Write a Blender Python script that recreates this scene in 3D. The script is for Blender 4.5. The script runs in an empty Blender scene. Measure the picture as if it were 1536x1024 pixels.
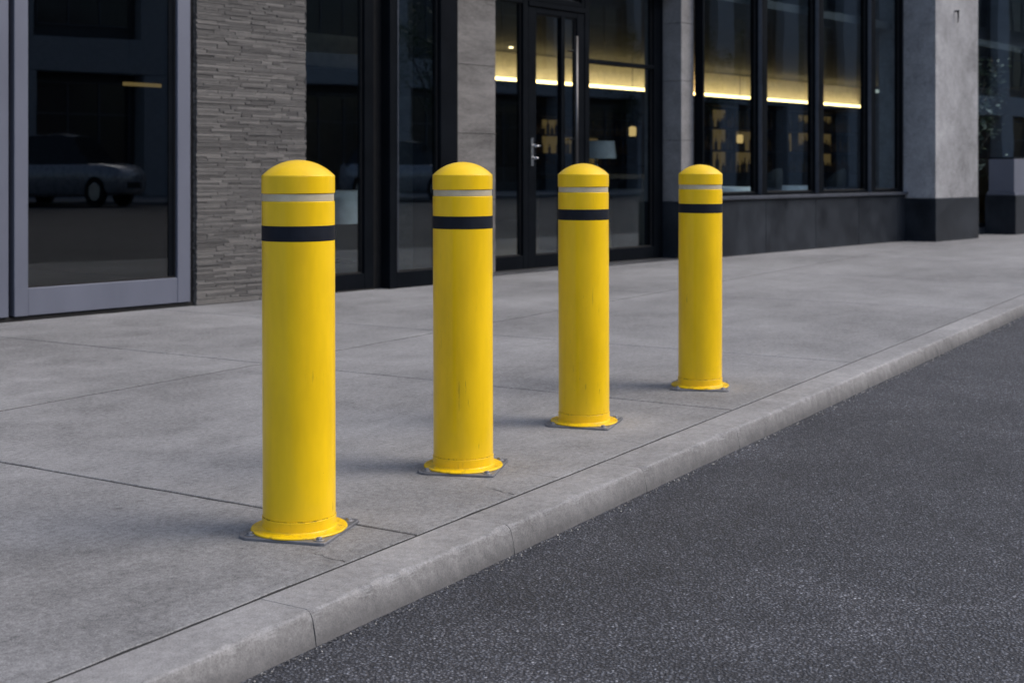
import bpy, math, random
from mathutils import Vector, Matrix
random.seed(7)
R = math.radians
sc = bpy.context.scene
COL = sc.collection

# ------------------------------------------------------------------ helpers
class MB:
    """collects shapes into one mesh"""
    def __init__(s): s.v=[]; s.f=[]; s.mi=[]; s.sm=[]; s.tone=[]; s.t=0.5; s.m=0
    def add(s, vs, fs, smooth=False):
        b=len(s.v); s.v+= [tuple(p) for p in vs]
        for f in fs:
            s.f.append(tuple(b+i for i in f)); s.mi.append(s.m); s.sm.append(smooth); s.tone.append(s.t)
        return s
    def box(s, x0,x1,y0,y1,z0,z1, bev=0.0):
        if bev<=0:
            vs=[(x,y,z) for x in (x0,x1) for y in (y0,y1) for z in (z0,z1)]
            return s.add(vs,[(0,1,3,2),(4,6,7,5),(0,4,5,1),(2,3,7,6),(0,2,6,4),(1,5,7,3)])
        b=min(bev,(x1-x0)/2.01,(y1-y0)/2.01,(z1-z0)/2.01)
        vs=[];idx={}
        for i,(xa,sx) in enumerate(((x0,1),(x1,-1))):
            for j,(ya,sy) in enumerate(((y0,1),(y1,-1))):
                for k,(za,sz) in enumerate(((z0,1),(z1,-1))):
                    for ax in range(3):
                        p=[xa+sx*b,ya+sy*b,za+sz*b]; p[ax]=(xa,ya,za)[ax]
                        idx[(i,j,k,ax)]=len(vs); vs.append(p)
        fs=[]
        for ax in range(3):
            o=[a for a in range(3) if a!=ax]
            for side in (0,1):
                q=[]
                for (u,w) in ((0,0),(1,0),(1,1),(0,1)):
                    c=[0,0,0]; c[ax]=side; c[o[0]]=u; c[o[1]]=w
                    q.append(idx[(*c,ax)])
                fs.append(tuple(q))
        for ax in range(3):                       # edges along ax
            o=[a for a in range(3) if a!=ax]
            for u in (0,1):
                for w in (0,1):
                    c0=[0,0,0];c0[ax]=0;c0[o[0]]=u;c0[o[1]]=w
                    c1=list(c0);c1[ax]=1
                    fs.append((idx[(*c0,o[0])],idx[(*c1,o[0])],idx[(*c1,o[1])],idx[(*c0,o[1])]))
        for i in (0,1):
            for j in (0,1):
                for k in (0,1): fs.append(tuple(idx[(i,j,k,a)] for a in range(3)))
        return s.add(vs,fs)
    def lathe(s, prof, cx=0, cy=0, n=96, smooth=True, cap=True):
        vs=[];fs=[]; pp=[prof[0]]                  # support rings keep smooth shading local to each edge
        for (ra,za),(rb_,zb) in zip(prof[:-1],prof[1:]):
            L=math.hypot(rb_-ra,zb-za)
            if L>.003:
                e=min(.0008,L/4)/L
                pp+=[(ra+(rb_-ra)*e,za+(zb-za)*e),(rb_-(rb_-ra)*e,zb-(zb-za)*e)]
            pp.append((rb_,zb))
        prof=pp
        for (r,z) in prof:
            for i in range(n):
                a=2*math.pi*i/n; vs.append((cx+r*math.cos(a),cy+r*math.sin(a),z))
        for k in range(len(prof)-1):
            for i in range(n):
                j=(i+1)%n; fs.append((k*n+i,k*n+j,(k+1)*n+j,(k+1)*n+i))
        s.add(vs,fs,smooth)
        if cap:
            b=len(s.v)-len(vs)
            s.f.append(tuple(b+(len(prof)-1)*n+i for i in range(n))); s.mi.append(s.m); s.sm.append(False); s.tone.append(s.t)
            s.f.append(tuple(b+n-1-i for i in range(n))); s.mi.append(s.m); s.sm.append(False); s.tone.append(s.t)
        return s
    def tube(s, p0, p1, r0, r1=None, n=12):
        r1=r0 if r1 is None else r1
        p0=Vector(p0);p1=Vector(p1); d=(p1-p0).normalized()
        a=Vector((0,0,1)) if abs(d.z)<.9 else Vector((1,0,0))
        u=d.cross(a).normalized(); w=d.cross(u)
        vs=[];
        for (p,r) in ((p0,r0),(p1,r1)):
            for i in range(n):
                t=2*math.pi*i/n; vs.append(p+u*r*math.cos(t)+w*r*math.sin(t))
        fs=[(i,(i+1)%n,n+(i+1)%n,n+i) for i in range(n)]
        s.add(vs,fs,True); b=len(s.v)-2*n
        for q in (tuple(b+i for i in range(n)),tuple(b+n+i for i in range(n))):
            s.f.append(q); s.mi.append(s.m); s.sm.append(False); s.tone.append(s.t)
        return s
    def prism(s, pts, z0, z1, smooth=False):
        n=len(pts)
        vs=[(x,y,z0) for x,y in pts]+[(x,y,z1) for x,y in pts]
        fs=[(i,(i+1)%n,n+(i+1)%n,n+i) for i in range(n)]
        s.add(vs,fs,smooth); b=len(s.v)-2*n
        for q in (tuple(b+n-1-i for i in range(n)),tuple(b+n+i for i in range(n))):
            s.f.append(q); s.mi.append(s.m); s.sm.append(False); s.tone.append(s.t)
        return s
    def build(s, name, mats, parent=None, fix=True):
        me=bpy.data.meshes.new(name); me.from_pydata(s.v,[],s.f); me.update()
        if not isinstance(mats,(list,tuple)): mats=[mats]
        for m in mats: me.materials.append(m)
        me.polygons.foreach_set('material_index',s.mi); me.polygons.foreach_set('use_smooth',s.sm)
        at=me.attributes.new('tone','FLOAT','FACE'); at.data.foreach_set('value',s.tone)
        if fix:
            import bmesh
            bm=bmesh.new(); bm.from_mesh(me); bmesh.ops.recalc_face_normals(bm,faces=bm.faces); bm.to_mesh(me); bm.free()
        o=bpy.data.objects.new(name,me); COL.objects.link(o)
        if parent: o.parent=parent
        return o

def tag(o,label=None,cat=None,group=None,kind=None):
    if label: o['label']=label
    if cat: o['category']=cat
    if group: o['group']=group
    if kind: o['kind']=kind
    return o
def empty(name,loc=(0,0,0),rz=0):
    o=bpy.data.objects.new(name,None); COL.objects.link(o); o.location=loc; o.rotation_euler=(0,0,rz); o.empty_display_size=.2
    return o
def children(o): return [c for c in bpy.data.objects if c.parent==o]
def copy_tree(o,parent=None):
    c=o.copy(); COL.objects.link(c); c.parent=parent
    for ch in children(o): copy_tree(ch,c)
    return c

# ------------------------------------------------------------------ materials
class N:
    def __init__(s,name):
        s.m=bpy.data.materials.new(name); s.m.use_nodes=True; s.t=s.m.node_tree; s.n=s.t.nodes; s.n.clear()
        s.out=s.n.new('ShaderNodeOutputMaterial')
    def new(s,typ,**kw):
        nd=s.n.new(typ)
        for k,v in kw.items(): setattr(nd,k,v)
        return nd
    def link(s,a,b): s.t.links.new(a,b)
    def bsdf(s,**kw):
        b=s.new('ShaderNodeBsdfPrincipled'); s.link(b.outputs[0],s.out.inputs[0])
        for k,v in kw.items(): b.inputs[k].default_value=v
        s.b=b; return b
    def coord(s,which='Object'):
        return s.new('ShaderNodeTexCoord').outputs[which]
    def mapping(s,vec,scale=(1,1,1),loc=(0,0,0),rot=(0,0,0)):
        m=s.new('ShaderNodeMapping'); s.link(vec,m.inputs[0])
        m.inputs['Scale'].default_value=scale; m.inputs['Location'].default_value=loc; m.inputs['Rotation'].default_value=rot
        return m.outputs[0]
    def noise(s,vec,scale,detail=4,rough=.55,dist=0):
        t=s.new('ShaderNodeTexNoise'); s.link(vec,t.inputs['Vector'])
        t.inputs['Scale'].default_value=scale; t.inputs['Detail'].default_value=detail
        t.inputs['Roughness'].default_value=rough; t.inputs['Distortion'].default_value=dist
        return t.outputs['Fac']
    def voro(s,vec,scale,out='Distance',feature='F1',rand=1):
        t=s.new('ShaderNodeTexVoronoi',feature=feature); s.link(vec,t.inputs['Vector']); t.inputs['Scale'].default_value=scale
        t.inputs['Randomness'].default_value=rand
        return t.outputs[out]
    def ramp(s,fac,stops,interp='LINEAR'):
        r=s.new('ShaderNodeValToRGB'); s.link(fac,r.inputs[0]); cr=r.color_ramp; cr.interpolation=interp
        while len(cr.elements)<len(stops): cr.elements.new(.5)
        for e,(p,c) in zip(cr.elements,stops):
            e.position=p; e.color=c if len(c)==4 else (*c,1)
        return r.outputs[0]
    def g(s,fac,a,b,ca=0.,cb=1.):
        m=s.new('ShaderNodeMapRange'); s.link(fac,m.inputs[0])
        for i,v in enumerate((a,b,ca,cb)): m.inputs[i+1].default_value=v
        return m.outputs[0]
    def math(s,op,a,b=None,c=None):
        m=s.new('ShaderNodeMath',operation=op)
        for i,v in enumerate((a,b,c)):
            if v is None: continue
            if isinstance(v,(int,float)): m.inputs[i].default_value=v
            else: s.link(v,m.inputs[i])
        return m.outputs[0]
    def mix(s,fac,a,b,blend='MIX'):
        m=s.new('ShaderNodeMix',data_type='RGBA',blend_type=blend)
        for sk,v in ((m.inputs[0],fac),(m.inputs[6],a),(m.inputs[7],b)):
            if isinstance(v,(int,float)): sk.default_value=v
            elif isinstance(v,tuple): sk.default_value=v if len(v)==4 else (*v,1)
            else: s.link(v,sk)
        return m.outputs[2]
    def bump(s,h,strength=.3,dist=.01,prev=None):
        b=s.new('ShaderNodeBump'); s.link(h,b.inputs['Height']); b.inputs['Strength'].default_value=strength; b.inputs['Distance'].default_value=dist
        if prev: s.link(prev,b.inputs['Normal'])
        return b.outputs[0]

def simple(name,col,rough=.5,metal=0,nscale=8,amt=.15,bump=0,coat=0,stretch=(1,1,1),spec=.5):
    n=N(name); b=n.bsdf(Roughness=rough,Metallic=metal)
    b.inputs['Coat Weight'].default_value=coat; b.inputs['Specular IOR Level'].default_value=spec
    v=n.mapping(n.coord(),stretch)
    f=n.noise(v,nscale,5,.6)
    lo=tuple(c*(1-amt) for c in col); hi=tuple(min(1,c*(1+amt)) for c in col)
    n.link(n.ramp(f,[(.3,lo),(.7,hi)]),b.inputs['Base Color'])
    n.link(n.g(f,.3,.7,rough*.88,min(1,rough*1.12)),b.inputs['Roughness'])
    if bump: n.link(n.bump(n.noise(v,nscale*12,4,.6),bump,.004),b.inputs['Normal'])
    return n.m

def concrete(name,base,mott=.16,off=0,st=1,fine=1.0,tint=(1.0,1.0,1.02)):
    n=N(name); b=n.bsdf(Roughness=.82); b.inputs['Specular IOR Level'].default_value=.35
    c=n.mapping(n.coord(),(1,1,st),loc=(off,off*.7,off*.3))
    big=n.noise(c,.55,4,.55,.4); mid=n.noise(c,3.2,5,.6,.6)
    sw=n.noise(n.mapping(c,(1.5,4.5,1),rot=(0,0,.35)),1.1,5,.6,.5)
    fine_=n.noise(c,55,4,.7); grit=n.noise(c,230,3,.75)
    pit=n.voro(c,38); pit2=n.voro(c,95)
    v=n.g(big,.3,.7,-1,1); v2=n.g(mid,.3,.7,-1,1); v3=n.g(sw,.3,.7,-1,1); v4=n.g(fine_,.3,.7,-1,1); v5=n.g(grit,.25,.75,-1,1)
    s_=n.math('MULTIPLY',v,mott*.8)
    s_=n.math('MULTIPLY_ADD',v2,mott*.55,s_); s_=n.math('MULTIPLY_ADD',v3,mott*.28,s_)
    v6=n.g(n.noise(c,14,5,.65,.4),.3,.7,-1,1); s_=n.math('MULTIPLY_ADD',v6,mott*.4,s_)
    s_=n.math('MULTIPLY_ADD',v4,.13*fine,s_); s_=n.math('MULTIPLY_ADD',v5,.24*fine,s_)
    # small dark pits here and there
    pm=n.math('MULTIPLY',n.g(pit,.03,.085,1,0),n.g(n.noise(c,7,2),.52,.66,0,1))
    pm2=n.math('MULTIPLY',n.g(pit2,.05,.12,1,0),n.g(n.noise(c,4,2),.45,.7,0,1))
    s_=n.math('MULTIPLY_ADD',pm,-.42,s_); s_=n.math('MULTIPLY_ADD',pm2,-.22,s_)
    s_=n.math('ADD',s_,1.0)
    cmb=n.new('ShaderNodeCombineXYZ')
    for i in range(3): n.link(n.math('MULTIPLY',s_,base*tint[i]),cmb.inputs[i])
    n.link(cmb.outputs[0],b.inputs['Base Color'])
    h=n.math('MULTIPLY_ADD',fine_,.5,n.math('MULTIPLY',grit,.5)); h=n.math('MULTIPLY_ADD',pm,-.8,h)
    n.link(n.bump(h,.35,.003,n.bump(n.noise(c,26,5,.7),.25,.006)),b.inputs['Normal'])
    n.link(n.g(mid,.3,.7,.72,.9),b.inputs['Roughness'])
    return n

M={}
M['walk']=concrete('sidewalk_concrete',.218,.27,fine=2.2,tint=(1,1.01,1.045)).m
KN=concrete('kerb_concrete',.27,.26,off=5,fine=1.7)
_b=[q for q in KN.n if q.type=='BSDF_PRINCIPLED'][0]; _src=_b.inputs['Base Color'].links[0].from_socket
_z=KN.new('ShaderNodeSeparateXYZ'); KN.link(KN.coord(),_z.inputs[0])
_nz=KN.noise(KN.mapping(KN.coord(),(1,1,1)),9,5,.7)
_d=KN.g(KN.math('MULTIPLY_ADD',_nz,.05,_z.outputs[2]),-.045,.032,.80,.04)  # darker towards the foot: face stains plus shade painted into the colour
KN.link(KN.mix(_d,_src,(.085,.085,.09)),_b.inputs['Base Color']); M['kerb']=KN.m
M['joint']=simple('joint_dirt',(.018,.018,.019),.95,nscale=30)
def facecon(name,base,off,rough_b=.5,tint=(1,1,1.03)):
    n=concrete(name,base,.24,off,fine=1.3,tint=tint)
    return n.m
M['precast']=facecon('precast_concrete',.225,11); M['pale_stone']=concrete('rough_pale_stone',.25,.38,23,fine=2.6,tint=(.98,1,1.06)).m; M['precast_rough']=concrete('rough_panel_stone',.135,.42,19,st=4,fine=2.2,tint=(1.03,1,.99)).m
M['precast_dark']=facecon('pillar_concrete_side',.24,15,tint=(1.02,1,1))

# asphalt
n=N('asphalt'); b=n.bsdf(Roughness=.78); c=n.coord()
warp=n.new('ShaderNodeVectorMath',operation='MULTIPLY_ADD')
wn=n.new('ShaderNodeTexNoise'); wn.inputs['Scale'].default_value=60; n.link(c,wn.inputs['Vector'])
n.link(wn.outputs['Color'],warp.inputs[0]); warp.inputs[1].default_value=(.006,.006,.006); n.link(c,warp.inputs[2])
wc=warp.outputs[0]
vt=n.new('ShaderNodeTexVoronoi'); n.link(wc,vt.inputs['Vector']); vt.inputs['Scale'].default_value=128
rnd=n.new('ShaderNodeSeparateColor'); n.link(vt.outputs['Color'],rnd.inputs[0])
dist=vt.outputs['Distance']
v2=n.new('ShaderNodeTexVoronoi'); n.link(wc,v2.inputs['Vector']); v2.inputs['Scale'].default_value=250
r2=n.new('ShaderNodeSeparateColor'); n.link(v2.outputs['Color'],r2.inputs[0])
big=n.noise(c,.5,4,.6,.5); mid=n.noise(c,3.5,4,.6)
grain=n.ramp(rnd.outputs[0],[(0,(.15,.15,.17)),(.35,(.45,.45,.48)),(.62,(1.3,1.3,1.34)),(.9,(2.3,2.3,2.33)),(.985,(3.0,3.0,2.95)),(1,(7,6.9,6.6))])
grain2=n.ramp(r2.outputs[0],[(0,(.3,.3,.3)),(.5,(.9,.9,.92)),(.85,(2.1,2.1,2.1)),(1,(3.2,3.2,3.1))])
gg=n.mix(.45,grain,grain2)
gg=n.mix(n.g(dist,.28,.58,0,.85),gg,(.16,.16,.18))
base=n.ramp(n.math('MULTIPLY_ADD',mid,.35,n.math('MULTIPLY',big,.65)),[(.36,(.050,.0545,.067)),(.5,(.078,.084,.100)),(.62,(.114,.120,.139))])
n.link(n.mix(1,base,gg,'MULTIPLY'),b.inputs['Base Color'])
hh=n.math('ADD',n.g(dist,.0,.7,1,0),n.math('MULTIPLY',rnd.outputs[1],.6)); hh=n.math('MULTIPLY_ADD',n.g(v2.outputs['Distance'],0,.7,1,0),.35,hh)
n.link(n.bump(hh,1.0,.0045),b.inputs['Normal'])
M['asphalt']=n.m

# yellow paint
def yellow(name,col=(.91,.585,.0016)):
    n=N(name); b=n.bsdf(Roughness=.42); b.inputs['Coat Weight'].default_value=.45; b.inputs['Specular IOR Level'].default_value=.28; b.inputs['Coat Roughness'].default_value=.13
    oi=n.new('ShaderNodeObjectInfo'); add=n.new('ShaderNodeVectorMath',operation='ADD')
    g=n.new('ShaderNodeNewGeometry'); c=g.outputs['Position']
    obj=n.coord()
    z=n.new('ShaderNodeSeparateXYZ'); n.link(obj,z.inputs[0])
    big=n.noise(n.mapping(c,(1,1,.35)),7,4,.6); strk=n.noise(n.mapping(c,(1,1,.08)),55,4,.6)
    scr=n.noise(n.mapping(c,(1,1,.25),rot=(.2,.5,.1)),38,6,.7)
    f=n.math('MULTIPLY_ADD',strk,.16,n.math('MULTIPLY',big,.84))
    dk=tuple(k*.90 for k in col); lt=(col[0]*1.06,col[1]*1.07,col[2]*1.3)
    base=n.ramp(f,[(.36,dk),(.6,lt)])
    low=n.g(z.outputs[2],.03,.20,1,0)
    spk=n.math('MULTIPLY',n.g(n.voro(c,48),.035,.06,1,0),n.g(n.noise(c,9,2),.52,.62,0,1))
    spk=n.math('MULTIPLY',spk,n.g(z.outputs[2],.05,.5,.9,.15))
    grime=n.math('MULTIPLY',n.g(scr,.62,.74,0,.30),low)
    grime=n.math('ADD',grime,n.math('MULTIPLY',n.g(n.noise(n.mapping(c,(1,1,.3)),16,5,.7),.66,.78,0,.15),n.g(z.outputs[2],.0,.85,1,.15)))
    base=n.mix(grime,base,(.20,.135,.02)); base=n.mix(spk,base,(.05,.04,.02))
    scf=n.math('MULTIPLY',n.g(n.noise(n.mapping(c,(1,1,.10)),120,3,.6),.62,.68,0,1),n.g(n.noise(n.mapping(c,(1,1,.4),loc=(3,1,0)),11,2),.57,.66,0,.75))
    scf=n.math('MULTIPLY',scf,n.g(z.outputs[2],.1,.6,1,.12)); base=n.mix(scf,base,(.13,.095,.03))
    sm=n.g(n.math('ABSOLUTE',n.math('SUBTRACT',z.outputs[2],.0458)),.0008,.0035,1,0); sm=n.math('MULTIPLY',sm,n.g(n.noise(c,75,4,.7),.50,.66,0,.6)); base=n.mix(sm,base,(.05,.032,.012))
    ft=n.math('MULTIPLY',n.g(z.outputs[2],.012,.022,1,0),n.g(n.noise(c,34,4,.7),.5,.66,0,.55)); base=n.mix(ft,base,(.17,.12,.03))
    n.link(base,b.inputs['Base Color'])
    n.link(n.math('ADD',n.g(big,.3,.7,.36,.48),n.math('MULTIPLY',grime,.3)),b.inputs['Roughness'])
    n.link(n.bump(n.noise(c,160,3,.5),.05,.002,n.bump(big,.06,.01)),b.inputs['Normal'])
    return n.m
M['yellow']=yellow('yellow_paint')
M['band_black']=simple('black_tape',(.009,.012,.020),.6,nscale=25,amt=.25,spec=.15)
# reflective grey-silver tape with honeycomb cells
n=N('reflective_tape'); b=n.bsdf(Roughness=.5,Metallic=.2); c=n.coord()
cell=n.voro(c,260,'Distance','DISTANCE_TO_EDGE'); f=n.noise(c,20,3)
n.link(n.mix(n.g(cell,0,.08,.35,0),n.ramp(f,[(.3,(.47,.42,.30)),(.7,(.60,.54,.40))]),(.25,.24,.2)),b.inputs['Base Color']); M['band_silver']=n.m
M['plate']=simple('galvanised_plate',(.20,.205,.225),.5,.55,nscale=22,amt=.22,bump=.15)
M['bolt']=simple('bolt_steel',(.30,.31,.34),.45,.8,nscale=60,amt=.15)

# stone
n=N('ledger_stone'); b=n.bsdf(Roughness=.88); c=n.coord()
at=n.new('ShaderNodeAttribute'); at.attribute_name='tone'
f=n.noise(n.mapping(c,(1,1,3)),14,6,.68,.3); f2=n.noise(n.mapping(c,(1,1,5)),60,4,.7)
v=n.math('ADD',n.math('MULTIPLY',at.outputs['Fac'],.5),n.math('MULTIPLY_ADD',f,.55,n.math('MULTIPLY',f2,.25)))
n.link(n.ramp(v,[(.3,(.060,.058,.058)),(.65,(.108,.105,.104)),(1.0,(.185,.178,.172))]),b.inputs['Base Color'])
n.link(n.bump(n.math('MULTIPLY_ADD',f2,.5,f),.8,.008),b.inputs['Normal']); M['ledger']=n.m

# granite
n=N('dark_granite'); b=n.bsdf(Roughness=.38); b.inputs['Specular IOR Level'].default_value=.16; c=n.coord()
f=n.noise(c,2.5,5,.6); f2=n.noise(c,170,3,.7)
v=n.math('MULTIPLY_ADD',f2,.5,n.math('MULTIPLY',f,.5))
n.link(n.ramp(v,[(.38,(.009,.011,.015)),(.6,(.030,.036,.046))]),b.inputs['Base Color'])
n.link(n.g(f,.3,.7,.28,.5),b.inputs['Roughness']); M['granite']=n.m

M['alu']=simple('grey_aluminium',(.135,.148,.195),.42,.25,nscale=3,amt=.08,stretch=(1,1,.3))
M['alu_edge']=simple('frame_bead',(.09,.10,.125),.35,.5)
M['frame']=simple('black_frame',(.0045,.006,.0085),.5,.0,nscale=4,amt=.2,spec=.03)
M['gasket']=simple('rubber_gasket',(.004,.004,.005),.8)
M['dark_steel']=simple('dark_steel',(.10,.10,.105),.35,.9,nscale=20); M['chrome']=simple('brushed_steel',(.55,.56,.58),.25,1,nscale=40,amt=.1)

def glass(name,tint=.90,r0=.085,hue=(.92,1.0,1.03)):
    n=N(name); lw=n.new('ShaderNodeLayerWeight'); lw.inputs[0].default_value=.5
    p=n.math('POWER',lw.outputs['Facing'],5.); f=n.math('MULTIPLY_ADD',p,1-r0,r0)
    tr=n.new('ShaderNodeBsdfTransparent'); tr.inputs[0].default_value=(tint*hue[0],tint*hue[1],tint*hue[2],1)
    gl=n.new('ShaderNodeBsdfGlossy'); gl.inputs['Roughness'].default_value=0.0; gl.inputs[0].default_value=(.92,.96,1,1)
    n.link(n.bump(n.noise(n.coord(),1.3,1,.5),.03,.02),gl.inputs['Normal'])
    mx=n.new('ShaderNodeMixShader'); n.link(f,mx.inputs[0]); n.link(tr.outputs[0],mx.inputs[1]); n.link(gl.outputs[0],mx.inputs[2])
    n.link(mx.outputs[0],n.out.inputs[0]); return n.m
M['glass']=glass('window_glass'); M['glass_dark']=glass('tinted_glass',.42)

def emis(name,col,st):
    n=N(name); e=n.new('ShaderNodeEmission'); e.inputs[0].default_value=(*col,1); e.inputs[1].default_value=st
    n.link(e.outputs[0],n.out.inputs[0]); return n.m
M['cove']=emis('cove_led',(1,.66,.25),6.5); M['spot']=emis('downlight_glow',(1,.70,.34),9); M['lampglow']=emis('lamp_glow',(1,.62,.22),.6)
M['shelfglow']=emis('shelf_glow',(1,.62,.22),.075)
M['int_wall']=simple('interior_wall',(.12,.105,.09),.7); M['int_floor']=simple('interior_floor',(.06,.062,.068),.35)
M['int_ceil']=simple('interior_ceiling',(.045,.045,.05),.8); M['fascia']=simple('plaster_fascia',(.62,.59,.53),.8)
M['wood']=simple('walnut',(.055,.035,.02),.45,nscale=6,amt=.4,stretch=(1,8,1)); M['black_fab']=simple('black_upholstery',(.010,.010,.012),.8)
M['grey_fab']=simple('grey_upholstery',(.5,.5,.52),.85); M['cloth']=simple('white_linen',(.78,.79,.82),.85)
M['bottle']=simple('amber_glass',(.22,.12,.03),.15,coat=.5)

# ------------------------------------------------------------------ ground (street frame: x along kerb, y away from road)
ST=math.atan2(.852,.524)
def street(o): o.rotation_euler=(0,0,ST); return o
g=MB().box(-400,400,-400,400,-.6,-.13).build('ground',simple('ground_earth',(.12,.12,.115),.9)); tag(g,kind='structure')
rd=MB(); rd.add([(-120,-24.2,-.078),(160,-24.2,-.078),(160,1.94,-.078),(-120,1.94,-.078)],[(0,1,2,3)])
road=street(rd.build('road',M['asphalt'],fix=False)); tag(road,kind='structure')
# sidewalk slabs
sw=MB(); sw.m=1; sw.box(-30,60,2.076,14,-.12,-.0021); sw.m=0
rows=[2.086,4.60,7.12,9.6,14.0]; cuts=[-30,-20,-12,-6,-2,.45,2.90,5.09,6.68,9.68,12.2,15,18,21,25,30,40,60]
def slab(x0,x1,y0,y1,gp=.0050):
    x0+=gp;x1-=gp;y0+=(gp if y0<2.2 else .0085);y1-=.0085
    near = -1<x0<14 and y0<6
    st=.09 if near else 1.0
    def line(a,b,ax,fixed):
        k=max(1,int(abs(b-a)/st)); out=[]
        for i in range(k):
            t=a+(b-a)*i/k; j=random.uniform(-.0016,.0016)+random.choice([0]*9+[.004])*(1 if near else 0) if near else 0
            out.append((t,fixed,ax,j if i else 0))
        return out
    pts=[]
    y0-=(.0072 if y0<2.2 else 0)
    for t,fx,ax,j in line(x0,x1,0,y0): pts.append((t,fx+abs(j)))
    for t,fx,ax,j in line(y0,y1,1,x1): pts.append((fx-abs(j),t))
    for t,fx,ax,j in line(x1,x0,0,y1): pts.append((t,fx-abs(j)))
    for t,fx,ax,j in line(y1,y0,1,x0): pts.append((fx+abs(j),t))
    cx=(x0+x1)/2; cy=(y0+y1)/2
    def inset(p,d): return (p[0]+(d if p[0]<x0+.01 else -d if p[0]>x1-.01 else 0), p[1]+(d if p[1]<y0+.01 else -d if p[1]>y1-.01 else 0))
    ins=[inset(p,.0025) for p in pts]; nn=len(pts)
    vs=[(x,y,-.05) for x,y in pts]+[(x,y,-.002) for x,y in pts]+[(x,y,0) for x,y in ins]
    fs=[(i,(i+1)%nn,nn+(i+1)%nn,nn+i) for i in range(nn)]+[(nn+i,nn+(i+1)%nn,2*nn+(i+1)%nn,2*nn+i) for i in range(nn)]+[tuple(2*nn+i for i in range(nn))]
    sw.add(vs,fs)
for a,b_ in zip(rows[:-1],rows[1:]):
    for c0,c1 in zip(cuts[:-1],cuts[1:]): slab(c0,c1,a,b_)
# hairline cracks running in from the kerb seam
sw.m=1
def crack(p0,p1,w=.0016,n=9,z=.0006,wob=.006):
    vs=[];fs=[]
    dx=p1[0]-p0[0];dy=p1[1]-p0[1];L=math.hypot(dx,dy);nx,ny=-dy/L,dx/L
    for i in range(n+1):
        t=i/n; j=random.uniform(-wob,wob)*(0 if i in(0,) else 1); ww=w*(1-.75*t)*random.uniform(.6,1.2)
        x=p0[0]+dx*t+nx*j; y=p0[1]+dy*t+ny*j
        vs+= [(x+nx*ww,y+ny*ww,z),(x-nx*ww,y-ny*ww,z)]
    for i in range(n): fs.append((2*i,2*i+1,2*i+3,2*i+2))
    sw.add(vs,fs)
for u,l in ((2.605,.13),(3.41,.14),(3.68,.22),(4.29,.14),(5.64,.11),(7.9,.5),(1.55,.1)): crack((u,2.09),(u+random.uniform(-.02,.05),2.09+l))
crack((6.2,3.3),(6.35,3.4),.004,5)
sw.m=2
for _ in range(70):
    u=random.uniform(.3,12); y=random.uniform(2.2,6.5); q=random.uniform(.004,.013); a0=random.uniform(0,6)
    sw.add([(u+q*random.uniform(.7,1.2)*math.cos(a0+k*.785),y+q*random.uniform(.7,1.2)*math.sin(a0+k*.785),.0005) for k in range(8)],[tuple(range(8))])
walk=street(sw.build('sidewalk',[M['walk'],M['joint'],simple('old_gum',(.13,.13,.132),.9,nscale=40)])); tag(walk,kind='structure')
# kerb
kb=MB()
def noise1(u,s): return math.sin(u*3.1+s)*.5+math.sin(u*7.7+2*s)*.3+math.sin(u*17.3+3*s)*.2
def stone(u0,u1,fine):
    k=max(2,int((u1-u0)/(.035 if fine else .5))); ring=[]
    chips=[(random.uniform(u0,u1),random.uniform(.012,.05),random.uniform(.003,.010)) for _ in range(6 if fine else 0)]
    if fine: chips+=[(u0,random.uniform(.01,.04),.006),(u1,random.uniform(.01,.04),.006)]
    for i in range(k+1):
        u=u0+(u1-u0)*i/k; c_=0
        for (cu,cw,cd) in chips: c_=max(c_,cd*max(0,1-abs(u-cu)/cw)**.8)
        j=(noise1(u,1)*.0015+random.uniform(-.0012,.0012)) if fine else 0
        h=random.uniform(-.001,.001) if fine else 0
        cc_=c_*1.3
        prof=[(2.0745,-.12),(2.0745,-.003),(2.0715,0),(1.99,0),(1.929+cc_*1.2+j,-.0002),(1.9235+cc_*.9+j,-.0014-c_*.3+h),(1.9205+cc_*.6+j,-.0045-c_*.5+h),(1.9190+c_*.4+j,-.0095-c_*.7),(1.9175+c_*.2+j,-.020),(1.912+j*1.5+random.uniform(-.001,.001)*fine,-.05),(1.908+j+random.uniform(-.001,.001)*fine,-.078),(1.905,-.15)]
        ring.append([(u,y,z) for y,z in prof])
    m=len(ring[0]); vs=[p for r_ in ring for p in r_]; fs=[]
    for i in range(k):
        for q in range(m):
            q2=(q+1)%m; fs.append((i*m+q,i*m+q2,(i+1)*m+q2,(i+1)*m+q))
    fs.append(tuple(range(m))); fs.append(tuple(k*m+q for q in range(m)))
    kb.add(vs,fs)
js=[2.28,3.115,3.947,4.75,5.58,6.40]; 
while js[-1]<60: js.append(js[-1]+.83)
js=[2.28-.83*i for i in range(12,0,-1)]+js
strong={2.28:.0011,3.947:.0012,6.40:.001}
for a,b_ in zip(js[:-1],js[1:]):
    ga=strong.get(a,.0006); gb=strong.get(b_,.0006)
    stone(a+ga,b_-gb,-1<a<14)
kerb=street(kb.build('kerb',M['kerb'])); tag(kerb,kind='structure')
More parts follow.
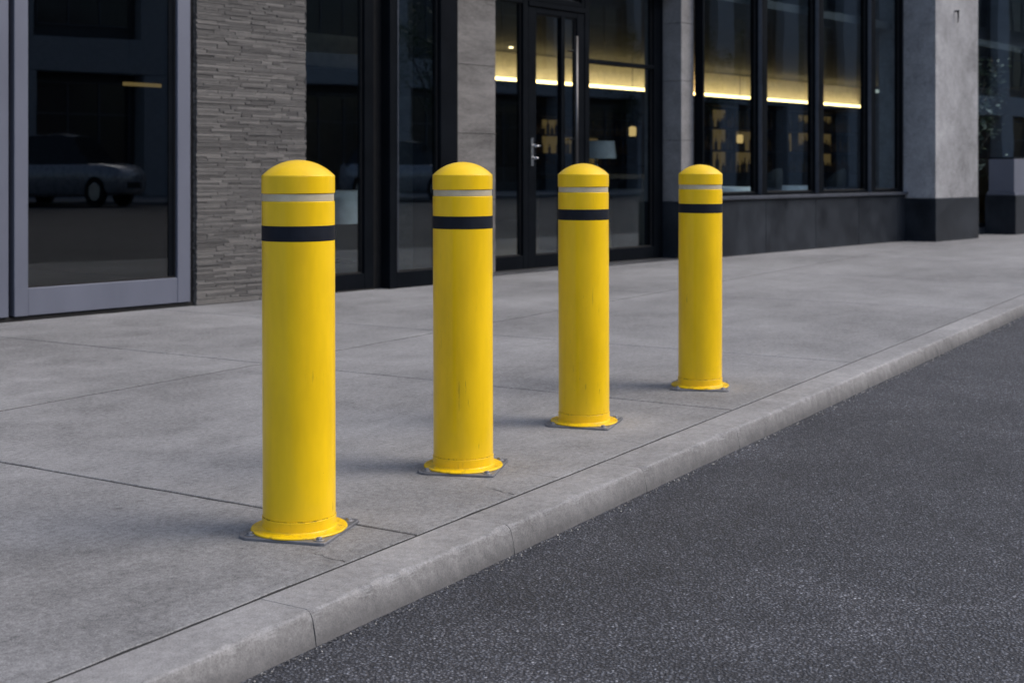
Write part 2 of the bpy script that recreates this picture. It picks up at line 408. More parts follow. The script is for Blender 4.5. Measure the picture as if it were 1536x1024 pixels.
# loose grit at the kerb foot
gr=MB()
for i in range(1500):
    u=.6+random.random()**1.25*11; y=1.903-abs(random.gauss(0,.02))-.002; r=random.uniform(.0012,.0034)
    vs=[(u+r*random.uniform(.7,1.3)*a,y+r*random.uniform(.7,1.3)*b2,-.0775+r*.6+r*random.uniform(.6,1)*c2) for a,b2,c2 in ((1,0,0),(-1,0,0),(0,1,0),(0,-1,0),(0,0,1),(0,0,-1))]
    gr.t=random.random()
    gr.add(vs,[(0,2,4),(2,1,4),(1,3,4),(3,0,4),(2,0,5),(1,2,5),(3,1,5),(0,3,5)])
n=N('grit_stone'); b=n.bsdf(Roughness=.8); at=n.new('ShaderNodeAttribute'); at.attribute_name='tone'
n.link(n.ramp(at.outputs['Fac'],[(0,(.05,.05,.055)),(.65,(.2,.2,.2)),(1,(.62,.6,.56))]),b.inputs['Base Color'])
grit=street(gr.build('loose_grit',n.m)); tag(grit,'pale loose grit scattered on the asphalt along the kerb foot','grit',kind='stuff')
# opposite pavement
op=MB().box(-120,160,-45,-24.2,-.3,.04,.02); tag(street(op.build('far_sidewalk',M['kerb'])),kind='structure')

# ------------------------------------------------------------------ bollards
def seg_post():
    b=MB(); r=.0978
    prof=[(r*.985,.0462),(r*.992,.0464),(r,.0470),(r,.3),(r,.6),(r,.784),(r,.888),(r*.997,.889),(r*.968,.8895),(r*.968,.912)]
    prof[0:2]=[(r*.988,.0455),(r*.994,.0457)]
    return b.lathe(prof,n=128)
def make_bollard():
    root=empty('bollard')
    seg_post().build('post',M['yellow'],root)
    r=.0985
    cap=MB(); pr=[(.093,.9105),(r-.0008,.9105),(r,.9115),(r,.935),(r,.9555),(r-.0006,.9585),(r-.0035,.9612)]
    R0=r-.0035; H=.0395; RS=(R0*R0+H*H)/(2*H)
    for i in range(1,19):
        rr=R0*(1-i/18.); zz=.9612+math.sqrt(RS*RS-rr*rr)-(RS-H)
        pr.append((max(rr,.0004),zz))
    cap.lathe(pr,n=128); cap.build('cap',M['yellow'],root)
    MB().lathe([(.0949,.8897),(.0957,.8903),(.0957,.9092),(.0949,.9098)],n=128).build('reflective_band',M['band_silver'],root)
    MB().lathe([(.0979,.7842),(.0985,.7846),(.0985,.8246),(.0979,.825)],n=128).build('black_band',M['band_black'],root)
    fl=MB(); fl.lathe([(.0985,.0452),(.0990,.0452),(.0994,.0444),(.0996,.0425),(.0996,.0185),(.1004,.0165),(.1030,.0150),(.108,.0143),(.120,.0136),(.1262,.0132),(.1285,.0122),(.1292,.0105),(.1294,.0080)],n=128)
    flo=fl.build('base_flange',M['yellow'],root)
    MB().lathe([(.0960,.0453),(.0964,.0454),(.0964,.0460),(.0960,.0461)],n=96).build('seam',M['joint'],root)
    pl=MB(); h=.127
    pts=[(-h+.03,-h-.002),(h-.012,-h),(h-.003,-h+.003),(h,-h+.012),(h,h-.012),(h-.003,h-.003),(h-.012,h),(-h+.012,h),(-h+.003,h-.003),(-h,h-.012),(-h-.002,-h+.03),(-h+.008,-h+.01)]
    n_=len(pts)
    vs=[(x,y,0.0008) for x,y in pts]+[(x,y,.006) for x,y in pts]+[(x*.986,y*.986,.0078) for x,y in pts]
    fs=[(i,(i+1)%n_,n_+(i+1)%n_,n_+i) for i in range(n_)]+[(n_+i,n_+(i+1)%n_,2*n_+(i+1)%n_,2*n_+i) for i in range(n_)]+[tuple(2*n_+i for i in range(n_)),tuple(reversed(range(n_)))]
    pl.add(vs,fs); plo=pl.build('base_plate',M['plate'],root); plo.rotation_euler=(0,0,R(-15))
    for i,ang in enumerate((45,135,225,315)):
        rb=.143 if i!=2 else .138; x=rb*math.cos(R(ang)); y=rb*math.sin(R(ang))
        bo=MB(); bo.lathe([(.0150,0),(.0150,.002)],n=24)
        bo.prism([(.0090*math.cos(R(60*k+i*17)),.0090*math.sin(R(60*k+i*17))) for k in range(6)],.0018,.006)
        bo.lathe([(.0075,.006),(.006,.0075),(.003,.0083)],n=20)
        if i==0: pass
        o=bo.build('anchor_bolt',M['bolt'],plo); o.location=(x,y,.0135 if rb<.1302 else .0079)
    return root
proto=make_bollard()
BG='yellow bollards in a row along the kerb'
spots=[(-.575,3.606,0,'frontmost and tallest-looking yellow bollard, before the stacked stone wall',-.003),
       (-.1595,4.369,4,'yellow bollard before the grey pillar between glass doors, left side grimy',-.0025),
       (.278,5.146,-3,'yellow bollard standing in front of the black framed entrance door',-.003),
       (.847,6.006,6,'farthest and smallest-looking yellow bollard, in front of the dark granite plinth',.002)]
for i,(x,y,a,lab,lean) in enumerate(spots):
    o=proto if i==0 else copy_tree(proto)
    o.location=(x,y,0); o.rotation_euler=(0,lean,R(a)); tag(o,lab,'bollard',BG)

# ------------------------------------------------------------------ the building (frame: x along facade, y into building)
BA=math.atan2(.7485,.663)
F0=(-3.282,8.546,0)
bld=empty('storefront_building',F0,BA)
tag(bld,'modern storefront of black framed glass, stacked stone and pale concrete pillars behind the bollards','building')
def part(name,mb,mat,parent=bld): return mb.build(name,mat,parent)
TOP=3.9
# ledger stone
def ledger(s0,s1,name='stone_wall'):
    w=MB(); w.t=.2; w.box(s0+.03,s1-.03,-.018,.45,.0,TOP)
    z=.003
    while z<TOP-.03:
        h=random.choice([.012,.014,.016,.018,.022]); x=s0+random.uniform(-.004,.004)
        while x<s1-.001:
            L=random.uniform(.06,.34); x2=min(x+L,s1+random.uniform(-.008,.006))
            if s1-x2<.06: x2=s1+random.uniform(-.009,.006)
            w.t=random.random(); dpt=random.uniform(.033,.041)
            dz=random.uniform(-.0012,.0012)
            w.box(x+.0008,x2-.0008,-dpt,-.012,z+.0004+dz*.5,z+h-.0004+dz*.5,.0018)
            x=x2
        z+=h
    # side return stones
    z=.003
    while z<TOP-.03:
        h=random.choice([.018,.024,.03]); w.t=random.random(); d=random.uniform(.001,.010)
        w.box(s0-d,s0+.029,-.01,.2,z+.001,z+h-.001,.003); w.t=random.random(); w.box(s1-.029,s1+d*.6,-.01,.2,z+.001,z+h-.001,.003)
        z+=h
    part(name,w,M['ledger'])
ledger(1.475,2.487)
ledger(-3.2,-1.42)
# sliding doors left, grey aluminium
def framed(name,s0,s1,z0,z1,y0,y1,sl,sr,rb,rt,mat,gmat,bead=True,mid=None,inner=True):
    f=MB()
    f.box(s0,s0+sl,y0,y1,z0,z1,.003); f.box(s1-sr,s1,y0,y1,z0,z1,.003)
    f.box(s0+sl,s1-sr,y0+.002,y1-.002,z0,z0+rb,.003); f.box(s0+sl,s1-sr,y0+.002,y1-.002,z1-rt,z1,.003)
    if mid: 
        for zz in mid: f.box(s0+sl,s1-sr,y0+.003,y1-.003,zz-.02,zz+.02,.002)
    fo=part(name,f,mat)
    ym=(y0+y1)/2
    if bead:
        b2=MB(); a,c,d,e=s0+sl,s1-sr,z0+rb,z1-rt; t=.012
        b2.box(a,a+t,ym-.014,ym+.014,d,e); b2.box(c-t,c,ym-.014,ym+.014,d,e); b2.box(a+t,c-t,ym-.014,ym+.014,d,d+t); b2.box(a+t,c-t,ym-.014,ym+.014,e-t,e)
        b2.build('gasket',M['gasket'],fo)
    p=MB().box(s0+sl+.002,s1-sr-.002,ym-.004,ym+.004,z0+rb+.002,z1-rt-.002); p.build('pane',gmat,fo)
    return fo
d1=framed('sliding_door',.082,1.427,.033,3.3,-.03,.05,.096,.108,.178,.12,M['alu'],M['glass_dark'])
MB().box(1.262,1.318,.0,.045,.215,3.17).build('inner_stile',M['frame'],d1)
MB().box(.0835,.1765,-.0325,-.0302,.034,.21).build('corner_plate',M['alu'],d1)
d2=framed('sliding_door',-1.30,.043,.033,3.3,-.03,.05,.108,.13,.178,.12,M['alu'],M['glass_dark'])
th=MB(); th.box(-1.40,1.472,-.01,.12,.0,.026,.002); th.box(-1.40,1.472,.06,.14,.026,.032); th.box(1.432,1.474,.0,.12,.026,3.42); th.box(-1.42,-1.305,.0,.12,.026,3.42); th.box(-1.305,1.432,.0,.12,3.305,3.42); th.box(.046,.079,.055,.10,.033,3.3)
part('door_track',th,M['gasket'])
part('lintel',MB().box(-1.42,1.475,-.03,.3,3.42,TOP),M['precast'])
# dark framed glazing A and B
fA=framed('window_frame',2.44,3.235,.012,TOP,.0,.09,.06,.10,.125,.05,M['frame'],M['glass'])
fB=framed('window_frame',3.332,4.14,.004,TOP,-.09,.02,.085,.21,.13,.05,M['frame'],M['glass'])
MB().box(3.4165,3.4245,-.096,-.0905,.136,TOP-.06).build('glazing_bead',M['alu_edge'],fB)
j=MB().box(3.2355,3.3315,.03,.12,.004,TOP); j.box(3.332,3.415,.0205,.12,.004,TOP); j.box(2.44,3.2355,-.004,.12,.0,.0115); j.box(4.09,4.139,.021,.42,0,TOP); j.box(2.488,4.09,.14,.18,0,.015)
part('mullion_infill',j,M['gasket'])
# clad pillars
def clad(name,x0,x1,y0,y1,z0,steps,mat,gap=.004,bev=.003):
    c=MB(); c.m=1; c.box(x0+.012,x1-.012,y0+.012,y1-.012,z0,TOP-.004); c.m=0
    z=z0
    for h in steps+[9]*1:
        z1=min(z+h,TOP); c.box(x0,x1,y0,y1,z+gap/2,z1-gap/2,bev); z=z1
        if z>=TOP: break
    return part(name,c,[mat,M['joint']])
clad('pillar',4.2,5.165,.40,.95,.0,[.70,.62,.64,.62,.62],M['precast_rough'])
p3=clad('pillar',8.055,8.30,.25,.75,.632,[.68,.66,.64,.62],M['precast'])
MB().box(8.035,8.318,.225,.74,0,.63,.004).build('plinth',M['granite'],p3)
# vertical reveal line between pillar and panel strip
p4=clad('pillar',13.345,14.80,-.336,.5,.595,[3.4],M['pale_stone'])
MB().box(13.338,14.806,-.343,.49,0,.593,.004).build('plinth',M['granite'],p4)
hk=MB().tube((13.98,-.336,3.22),(13.98,-.40,3.22),.012,.012); hk.tube((13.98,-.385,3.22),(13.98,-.385,3.06),.015,.006); hk.build('wall_hook',M['frame'],p4)
# entrance bay
Y=.48
framed('side_light',5.167,5.735,.012,TOP,Y,Y+.09,.035,.075,.13,.05,M['frame'],M['glass'],mid=[2.64])
dr=framed('entrance_door',5.742,6.628,.014,2.60,Y+.005,Y+.075,.12,.115,.125,.06,M['frame'],M['glass'])
MB().box(6.262,6.318,Y+.01,Y+.07,.14,2.54,.002).build('mid_stile',M['frame'],dr)
hb=MB().tube((6.43,Y-.05,.35),(6.43,Y-.05,2.35),.019); 
for z in (.5,1.3,2.2): hb.tube((6.43,Y-.05,z),(6.43,Y+.035,z),.010)
hb.build('pull_bar',M['dark_steel'],dr)
lv=MB()
for z,l in ((1.22,.12),(1.10,.07)): 
    lv.tube((5.80,Y+.005,z),(5.80,Y-.045,z),.014); lv.tube((5.80,Y-.04,z),(5.80+l*.6,Y-.045,z),.007)
lv.box(5.782,5.818,Y-.003,Y+.006,1.02,1.30,.003)
lv.build('door_handle',M['chrome'],dr)
framed('transom_window',5.742,6.628,2.66,TOP,Y,Y+.09,.05,.05,.05,.05,M['frame'],M['glass'])
dh=MB().box(5.737,6.632,Y-.01,Y+.09,2.603,2.657,.004); part('door_header',dh,M['frame'])
framed('side_light',6.634,8.03,.012,TOP,Y,Y+.09,.075,.165,.13,.05,M['frame'],M['glass'],mid=[2.12])
part('threshold',MB().box(5.167,8.04,Y-.03,Y+.12,0,.011,.002),M['gasket'])
part('bay_soffit',MB().box(4.2,8.06,-.05,.47,TOP,TOP+.06),M['frame'])
# shop windows over granite
gw=MB()
for a,c in ((8.322,9.60),(9.605,10.80),(10.805,11.95),(11.955,13.10),(13.105,13.334)): gw.box(a,c,.10,.38,0,.64,.003)
part('granite_wall',gw,M['granite'])
part('window_sill',MB().box(8.305,13.334,.055,.33,.645,.685,.005),M['alu_edge'])
sx=[8.305,9.60,10.965,12.39,13.335]
for k in range(4):
    a,c=sx[k],sx[k+1]
    fr=framed('shop_window',a,c,.688,TOP,.13,.24,.03,.12 if k<3 else .05,.035,.05,M['frame'],M['glass'])
    if k<3:
        MB().box(c-.115,c-.005,.075,.1295,.690,TOP-.01,.003).build('fin',M['frame'],fr)
        MB().box(c-.124,c-.1155,.082,.128,.690,TOP-.012).build('fin_edge',M['alu_edge'],fr)
# right end glazing
framed('shop_window',14.81,18.4,.10,TOP,.13,.24,.06,.06,.06,.05,M['frame'],M['glass'])
framed('shop_window',18.41,20.2,.10,TOP,.13,.24,.06,.06,.06,.05,M['frame'],M['glass_dark'])
part('plinth_strip',MB().box(14.81,20.2,.11,.3,0,.098),M['granite'])
part('end_wall',MB().box(20.21,30,-.1,.4,0,TOP),M['precast']); part('end_wall',MB().box(-12,-3.21,-.02,.4,0,TOP),M['precast'])
# upper facade, out of view, added to block sky light above the pavement
up=MB().box(-12,30,-.06,16,TOP+.065,4.6); up.box(-12,30,-.02,16,4.6,11)
part('unseen_upper_wall',up,M['precast'])
# interior
part('interior_floor',MB().box(-5,28,.2,15,-.05,.010),M['int_floor'])
part('interior_ceiling',MB().box(-5,28,.3,6.7,2.95,3.05),M['int_ceil'])
part('interior_ceiling',MB().box(-5,28,6.72,13,2.50,2.60),M['int_ceil'])
iw=MB(); iw.box(2.5,2.6,.46,12,.012,2.94); iw.box(-5,2.49,5.5,5.6,.012,2.94); iw.box(-5,28,13,13.2,.012,3.3); iw.box(27,27.2,.5,12.9,.012,2.94); iw.box(-5,-4.9,.5,5.4,.012,2.94); iw.box(24.9,25.0,6.75,12.9,.012,2.49)  # partition and wall behind the sliding doors are added to keep light out
part('interior_wall',iw,M['int_wall'])
part('fascia',MB().box(6.0,24.9,6.60,6.71,2.46,2.94),M['fascia'])
part('cove_ledge',MB().box(6.0,24.9,6.36,6.598,2.41,2.445),M['int_ceil'])
def lightpart(name,mb,mat): return part(name,mb,mat)
cv=MB().box(10.2,24.75,6.38,6.50,2.45,2.50); lightpart('cove_light',cv,M['cove'])
for (x,y) in ((9.9,6.0),(10.35,6.1),(11.7,6.0)):
    d=MB().lathe([(.032,2.94),(.035,2.949)],x,y,24); part('downlight',d,M['spot'])

# ---- furniture inside (things of their own)
def B(x,y,z=0,rz=0):
    """place in the building frame"""
    c,s=math.cos(BA),math.sin(BA)
    return (F0[0]+c*x-s*y,F0[1]+s*x+c*y,z),BA+rz
def put(name,x,y,z,rz,label,cat,group=None):
    loc,a=B(x,y,z,rz); e=empty(name,loc,a); return tag(e,label,cat,group)
def arc_chair(root,w=.24,mat='black_fab'):
    s_=MB().prism([(w*math.cos(R(a)),w*.92*math.sin(R(a))) for a in range(0,360,18)],.40,.49); s_.build('seat',M[mat],root)
    bk=MB(); ang=list(range(200,341,10)); vs=[];fs=[]; m=len(ang)
    for a in ang:
        t=(a-270)/70; top=1.0-.16*t*t
        for (r,z) in ((w+.005,.47),(w+.03,top-.02),(w+.012,top),(w-.012,top-.02),(w-.022,.47)): vs.append((r*math.cos(R(a)),r*math.sin(R(a)),z))
    for i in range(m-1):
        for q in range(5): fs.append((i*5+q,i*5+(q+1)%5,(i+1)*5+(q+1)%5,(i+1)*5+q))
    fs+= [tuple(range(5)),tuple((m-1)*5+q for q in range(5))]
    bk.add(vs,fs,True); bk.build('backrest',M[mat],root)
    for a in (45,135,225,315): MB().tube((.2*math.cos(R(a)),.2*math.sin(R(a)),.0),(.16*math.cos(R(a)),.16*math.sin(R(a)),.41),.012,.018,8).build('leg',M['wood'],root)
cg='black round backed chairs behind the shop windows'
chs=[(10.75,.85,0,'black round backed chair behind the second shop window pane'),(12.75,1.0,8,'black round backed chair behind the third shop window pane'),(9.3,.9,-12,'black round backed chair behind the first shop window pane beside the pale pillar')]
ch0=None
for x,y,a,l in chs:
    if ch0 is None:
        ch0=put('round_back_chair',x,y,.0105,R(a),l,'chair',cg); arc_chair(ch0)
    else:
        o=copy_tree(ch0); loc,ra=B(x,y,.0105,R(a)); o.location=loc; o.rotation_euler=(0,0,ra); o['label']=l
def table(root,r=.42,h=.75):
    MB().lathe([(r,h-.02),(r,h)],n=36).build('tabletop',M['wood'],root)
    MB().lathe([(.22,0),(.21,.02),(.03,.04),(.03,h-.021)],n=24).build('pedestal',M['frame'],root)
def cloth(x,y,r,h,label):
    m=MB(); n_=72; prof=[]; vs=[];fs=[]
    for (rr,z,w) in ((r+.004,h+.004,0),(r+.012,h-.004,0),(r+.02,h-.15,.012),(r+.03,h-.33,.03)):
        for i in range(n_):
            a=2*math.pi*i/n_; q=rr+w*math.sin(a*9+1.3*math.sin(a*2)); vs.append((q*math.cos(a),q*math.sin(a),z))
    for k in range(3):
        for i in range(n_): jx=(i+1)%n_; fs.append((k*n_+i,k*n_+jx,(k+1)*n_+jx,(k+1)*n_+i))
    fs.append(tuple(range(n_))); m.add(vs,fs,True)
    o=m.build('tablecloth',M['cloth']); loc,a=B(x,y,.0105); o.location=loc; o.rotation_euler=(0,0,a)
    tag(o,label,'tablecloth','white tablecloths on the indoor tables')
tg='round tables inside the storefront'
tb=[(10.75,1.45,'round table behind the black chair in the second shop window pane'),(12.75,1.6,'round table behind the black chair in the third shop window pane'),(5.05,2.6,'round table behind the glass left of the grey pillar')]
t0=None
for x,y,l in tb:
    if t0 is None: t0=put('round_table',x,y,.0105,0,l,'table',tg); table(t0)
    else:
        o=copy_tree(t0); loc,ra=B(x,y,.0105); o.location=loc; o['label']=l
    cloth(x,y,.42,.75,'white cloth on the '+l.replace('the black','black'))
# console with table lamp behind the right side light
cs=put('console_table',9.15,2.3,.0105,0,'dark wooden console behind the glass beside the entrance door','table')
MB().box(-.9,.9,-.22,.22,.86,.92,.004).build('tabletop',M['wood'],cs)
for x in (-.8,.8): MB().box(x-.09,x+.09,-.2,.2,0,.858,.004).build('leg',M['black_fab'],cs)
lp=put('table_lamp',9.15,2.3,.932,0,'table lamp with a broad pale grey shade on the dark console','lamp')
MB().lathe([(.08,0),(.08,.012),(.015,.03),(.035,.08),(.012,.16),(.012,.24)],n=24).build('base',M['chrome'],lp)
MB().lathe([(.26,.20),(.235,.42)],n=36,cap=False).build('lamp_shade',M['grey_fab'],lp)
pt=put('planter_pot',8.55,1.35,.0105,0,'tall dark round pot standing on the floor behind the entrance glass','pot')
MB().lathe([(.17,0),(.19,.05),(.26,.72),(.25,.75),(.225,.74),(.2,.6)],n=36).build('pot',M['black_fab'],pt)
# back bar: shelves with glowing strips and bottles
for k,(x0,x1,yy) in enumerate(((14.2,18.4,12.2),(19.0,23.6,12.2),(17.4,20.7,6.3),(20.9,24.2,6.3))):
    sh=put('bar_shelf',x0,yy,.0105,0,['warm lit bottle shelf far back behind the left side of the entrance','warm lit bottle shelf far back behind the right side of the entrance','warm lit bottle shelf behind the first shop window pane','warm lit bottle shelf behind the second and third shop window panes'][k],'shelf','warm lit shelves at the back of the room')
    W=x1-x0; c=MB(); c.box(0,.06,0,.35,0,2.3); c.box(W-.06,W,0,.35,0,2.3)
    for z in (.9,1.35,1.8,2.26): c.box(.06,W-.06,0,.35,z,z+.035)
    c.box(.06,W-.06,.36,.38,.0,2.3); c.build('shelving',M['wood'],sh)
    xx=.3
    while xx<W-.9:
        MB().box(xx,xx+random.uniform(.3,.75),.352,.358,random.choice((.95,1.4)),random.choice((1.78,2.2))).build('backlit_panel',M['shelfglow'],sh); xx+=random.uniform(.8,1.0)
    bt=MB()
    for z in (.936,1.386,1.836):
        x=.15
        while x<W-.2:
            if random.random()<.85:
                r=random.uniform(.03,.045); h=random.uniform(.18,.38); bt.lathe([(r,z),(r,z+h*.6),(r*.35,z+h*.75),(r*.35,z+h)],x,.15,10)
            x+=random.uniform(.09,.17)
    bo=bt.build('bottles',M['bottle'],sh); bo['kind']='stuff'
# bar counter
bc=put('bar_counter',13.0,9.2,.0105,0,'long dark bar counter in the depth of the room','counter')
MB().box(0,9,-.05,.6,1.04,1.10,.005).build('countertop',M['wood'],bc); MB().box(.05,8.95,.0,.55,0,1.038).build('front_panel',M['int_wall'],bc)
# pendant / linear lamps
for k,(x,y,z,l) in enumerate(((9.9,5.2,1.95,'small glowing pendant lamp seen through the glass beside the entrance door'),(13.6,5.0,1.55,'small glowing pendant lamp seen low in the first shop window'),(17.4,5.3,1.5,'small glowing pendant lamp seen in the middle shop window'),(20.6,5.4,1.55,'small glowing pendant lamp seen in the third shop window'),(4.75,3.0,1.75,'small glowing pendant lamp seen through the glass left of the grey pillar'))):
    p=put('pendant_lamp',x,y,z,0,l,'lamp','pendant lamps inside')
    MB().lathe([(.05,0),(.06,.02),(.06,.14),(.03,.16)],n=20).build('lamp_shade',M['lampglow'],p); MB().tube((0,0,.16),(0,0,2.94-z),.004).build('cord',M['frame'],p)
ll=put('linear_lamp',1.86,1.2,1.65,0,'short glowing linear lamp hanging behind the grey framed sliding door','lamp')
MB().box(-.2,.2,-.02,.02,0,.028).build('light_bar',M['lampglow'],ll)
w=MB(); w.tube((-.15,0,.03),(-.15,0,1.29),.003); w.tube((.15,0,.03),(.15,0,1.29),.003); w.build('cord',M['frame'],ll)

# ---- granite block with planter at the right edge
gb=MB().box(0,3.0,-.02,.46,0,.598,.005).build('granite_block',M['granite']); loc,a=B(16.16,-.345); gb.location=loc; gb.rotation_euler=(0,0,a)
tag(gb,'low black granite block on the pavement at the right edge beyond the pale pillar','block')
pb=put('metal_planter',16.22,-.32,.6,0,'blue grey metal planter box on top of the black granite block','planter')
MB().box(0,2.85,0,.40,.052,.56,.006).build('box',M['alu'],pb); MB().box(-.02,2.87,-.02,.42,.0,.05,.004).build('base',M['alu'],pb)
MB().box(.0,2.85,.0,.40,.563,.585,.004).build('rim',M['frame'],pb)
# tree added behind the glass, standing in for reflected foliage
tr=put('reflection_tree',16.9,.85,.0105,0,'dark leafy tree added as reflected foliage behind the black glass at the right edge','tree')
tk=MB(); tk.tube((0,0,0),(.03,.02,.9),.05,.035); tips=[]
for i in range(26):
    z=random.uniform(.6,2.2); a=random.uniform(0,6.28); l=random.uniform(.4,1.0); p=(.03,.02,z*.9); q=(l*math.cos(a),l*.6*math.sin(a),z+random.uniform(.2,.9)); tk.tube(p,q,.014,.004,6); tips.append(q)
tk.tube((.03,.02,.9),(0,0,2.6),.035,.01); tk.build('trunk',M['wood'],tr)
lf=MB()
for q in tips:
    for _ in range(60):
        p=Vector(q)+Vector((random.gauss(0,.22),random.gauss(0,.15),random.gauss(0,.2))); d=Vector((random.gauss(0,1),random.gauss(0,1),random.gauss(0,.6))).normalized(); e=d.orthogonal().normalized(); L=random.uniform(.04,.08)
        if p.z>3.15 or p.y<-.5 or p.z>2.9: continue
        lf.add([p-d*L,p+e*L*.35,p+d*L,p-e*L*.35],[(0,1,2,3)])
lf.build('foliage',simple('leaf_green',(.05,.062,.03),.35,nscale=20,amt=.5),tr,fix=False)

# ------------------------------------------------------------------ across the street (seen mirrored in the glass)
oa=math.atan2(.852,.524)
ob=empty('office_block'); ob.rotation_euler=(0,0,oa); ob.location=(0,0,0)
tag(ob,'dark office block with pale columns mirrored in the storefront glass','building')
wl=MB(); wl.box(-10,100,-46,-33.2,.045,14); wl.build('wall',simple('office_dark_wall',(.05,.053,.06),.5),ob)
cc=MB()
x=-9
while x<99:
    cc.box(x,x+1.3,-33.1,-32.2,.045,4.6,.02); cc.box(x,x+1.3,-33.1,-32.5,5.9,14,.02); x+=5.4
cc.box(-10,100,-33.15,-32.3,4.62,5.88,.02); cc.build('column',simple('office_concrete',(.33,.335,.35),.8),ob)
og=simple('office_glass',(.02,.022,.028),.12,spec=.6); of=simple('office_frame',(.10,.105,.12),.5)
x=-7.7; proto_w={}
while x<95:
    for z,h in ((.4,3.9),(6.4,3.0),(10.4,3.0)):
        if h not in proto_w:
            m=MB()
            for k in range(4): m.box(k*1.2-.03,k*1.2+.03,-.02,.06,0,h)
            m.box(.03,3.57,-.02,.05,h*.68,h*.68+.06); m.box(.03,3.57,-.02,.05,0,.06); m.box(.03,3.57,-.02,.05,h-.06,h)
            f=m.build('window',of,ob); q=MB().box(.03,3.57,-.015,.01,.06,h-.06).build('pane',og,f); proto_w[h]=(f,q)
        else:
            f=proto_w[h][0].copy(); COL.objects.link(f); f.parent=ob; q=proto_w[h][1].copy(); COL.objects.link(q); q.parent=f
        f.location=(x+.3,-33.18,z)
    x+=5.4

# street trees in front of the office block
tw=simple('bark',(.06,.05,.042),.9,nscale=12,amt=.4,bump=.4); tl=simple('street_leaf',(.05,.08,.025),.5,nscale=3,amt=.5)
def street_tree(u,label,seed):
    rr=random.Random(seed); c,s_=math.cos(oa),math.sin(oa); y=-25.6
    e=empty('street_tree',(c*u-s_*y,s_*u+c*y,.04),seed); tag(e,label,'tree','street trees across the road')
    t=MB(); t.tube((0,0,0),(.08,0,2.4),.16,.11); ends=[]
    for k in range(14):
        a=rr.uniform(0,6.28); z=rr.uniform(2.2,2.5); l=rr.uniform(1.0,2.3); q=(l*math.cos(a),l*math.sin(a),rr.uniform(3.2,6.6)); t.tube((.08,0,z),q,.06,.015,7); ends.append(q)
    t.build('trunk',tw,e); m=MB()
    for q in ends:
        for k in range(4):
            cq=Vector(q)+Vector((rr.gauss(0,.5),rr.gauss(0,.5),rr.gauss(0,.4)))
            for _ in range(55):
                p=cq+Vector((rr.gauss(0,.27),rr.gauss(0,.27),rr.gauss(0,.22))); d=Vector((rr.gauss(0,1),rr.gauss(0,1),rr.gauss(0,.6))).normalized(); e2=d.orthogonal().normalized(); L=rr.uniform(.05,.10)
                m.add([p-d*L,p+e2*L*.45,p+d*L,p-e2*L*.45],[(0,1,2,3)])
    m.build('crown',tl,e,fix=False)
street_tree(32.5,'leafy street tree mirrored in the glass left of the grey pillar',1)
street_tree(46,'leafy street tree mirrored in the glass right of the entrance door',2)
street_tree(64,'leafy street tree mirrored in the shop windows above the granite wall',3)

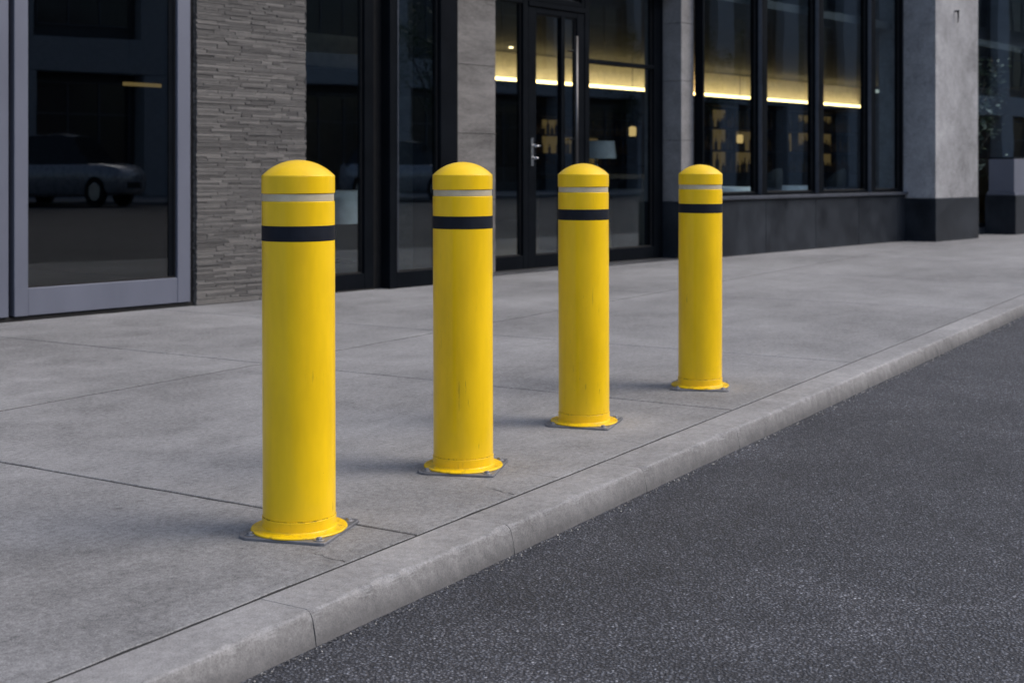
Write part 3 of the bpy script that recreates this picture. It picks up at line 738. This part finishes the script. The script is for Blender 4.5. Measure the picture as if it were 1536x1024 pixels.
# parked cars
def make_car():
    root=empty('parked_car')
    paint=simple('car_paint',(.36,.37,.40),.28,.3,coat=.8,amt=.0)
    st=[(-2.2,.38,.62,.80,.70),(-2.12,.28,.66,.95,.82),(-1.7,.24,.68,.98,.88),(-.9,.22,.70,.96,.91),(.2,.22,.70,.95,.91),(.9,.22,.70,.94,.91),(1.5,.24,.68,.95,.89),(2.0,.27,.62,.88,.84),(2.2,.36,.56,.74,.72)]
    b=MB(); vs=[];fs=[]
    for (x,zl,zm,zt,w) in st:
        for (yy,z) in ((w*.86,zl),(w,zl+.12),(w*1.01,zm),(w*.96,zt-.04),(w*.84,zt),(-w*.84,zt),(-w*.96,zt-.04),(-w*1.01,zm),(-w,zl+.12),(-w*.86,zl)): vs.append((x,yy,z))
    for i in range(len(st)-1):
        for q in range(10): fs.append((i*10+q,i*10+(q+1)%10,(i+1)*10+(q+1)%10,(i+1)*10+q))
    fs+= [tuple(range(10)),tuple((len(st)-1)*10+q for q in range(10))]
    b.add(vs,fs,True); body=b.build('body',paint,root)
    rf=[(-1.95,.95,.80),(-1.5,1.42,.64),(-.9,1.52,.62),(0,1.55,.62),(.5,1.50,.62),(1.15,.93,.80)]
    g_=MB(); vs=[];fs=[]
    for (x,z,w) in rf:
        for (yy,zz) in ((.86,.90),(w,z),(-w,z),(-.86,.90)): vs.append((x,yy if zz!=.9 else (.84 if yy>0 else -.84),zz))
    for i in range(len(rf)-1):
        for q in range(3): fs.append((i*4+q,i*4+q+1,(i+1)*4+q+1,(i+1)*4+q))
    g_.add(vs,fs); g_.build('windows',simple('car_glass',(.012,.014,.018),.08),root)
    r_=MB(); vs=[];fs=[]
    for (x,z,w) in ((-1.5,1.435,.60),(-.9,1.54,.6),(0,1.57,.6),(.5,1.515,.6)):
        vs+= [(x,w,z-.01),(x,w*.6,z+.015),(x,-w*.6,z+.015),(x,-w,z-.01)]
    for i in range(3):
        for q in range(3): fs.append((i*4+q,i*4+q+1,(i+1)*4+q+1,(i+1)*4+q))
    r_.add(vs,fs,True); r_.build('roof',paint,root)
    for sx_ in (-1.35,1.38):
        for sy in (-1,1):
            t=MB().tube((sx_,sy*.70,.33),(sx_,sy*.925,.33),.33,.33,28); tw=t.build('wheel',M['gasket'],root)
            MB().tube((sx_,sy*.90,.33),(sx_,sy*.932,.33),.21,.19,20).build('rim',M['chrome'],tw)
    for sy in (-1,1): MB().box(2.0,2.14,sy*.62-.16,sy*.62+.16,.58,.68,.03).build('headlight',M['cloth'],root)
    MB().box(2.1,2.215,-.4,.4,.40,.54,.02).build('grille',M['gasket'],root)
    return root
car=make_car()
cl=[(17.1,'pale silver car parked across the street, mirrored in the sliding door glass'),(29.0,'second pale silver car parked across the street, mirrored in the glass by the grey pillar')]
for i,(u,l) in enumerate(cl):
    o=car if i==0 else copy_tree(car)
    y=-22.9
    c,s=math.cos(oa),math.sin(oa)
    o.location=(c*u-s*y,s*u+c*y,-.078); o.rotation_euler=(0,0,oa+R(50)); o.scale=(.95,1,1.36); tag(o,l,'car','cars parked across the street')

# ------------------------------------------------------------------ light, sky, camera
sunaz=R(94); sunel=R(46)      # azimuth from +Y clockwise
w=bpy.data.worlds.new('World'); sc.world=w; w.use_nodes=True; nt=w.node_tree
bg=nt.nodes['Background']; sk=nt.nodes.new('ShaderNodeTexSky'); sk.sky_type='NISHITA'; sk.sun_disc=False
sk.sun_elevation=sunel; sk.sun_rotation=sunaz; sk.air_density=1.0; sk.dust_density=3.5; sk.ozone_density=1.5
nt.links.new(sk.outputs[0],bg.inputs[0]); bg.inputs[1].default_value=.148
sl=bpy.data.lights.new('sun','SUN'); sl.energy=1.0; sl.angle=R(36); sl.color=(1,.94,.86)
so=bpy.data.objects.new('sun',sl); COL.objects.link(so)
d=Vector((math.sin(sunaz)*math.cos(sunel),math.cos(sunaz)*math.cos(sunel),math.sin(sunel)))
so.rotation_euler=d.to_track_quat('Z','Y').to_euler()
cam=bpy.data.cameras.new('camera'); co=bpy.data.objects.new('camera',cam); COL.objects.link(co)
co.location=(0,0,.97); co.rotation_euler=(R(90),0,0)
cam.sensor_width=36; cam.lens=2000/1536*36; cam.shift_y=-(512-257)/1536; cam.clip_end=2000; cam.clip_start=.05
cam.dof.use_dof=True; cam.dof.focus_distance=3.8; cam.dof.aperture_fstop=5.4
sc.camera=co
sc.view_settings.view_transform='Standard'; sc.view_settings.look='None'; sc.view_settings.exposure=0.5; sc.view_settings.gamma=1
sc.render.film_transparent=False
sc.cycles.max_bounces=10; sc.cycles.transparent_max_bounces=16; sc.cycles.sample_clamp_indirect=6
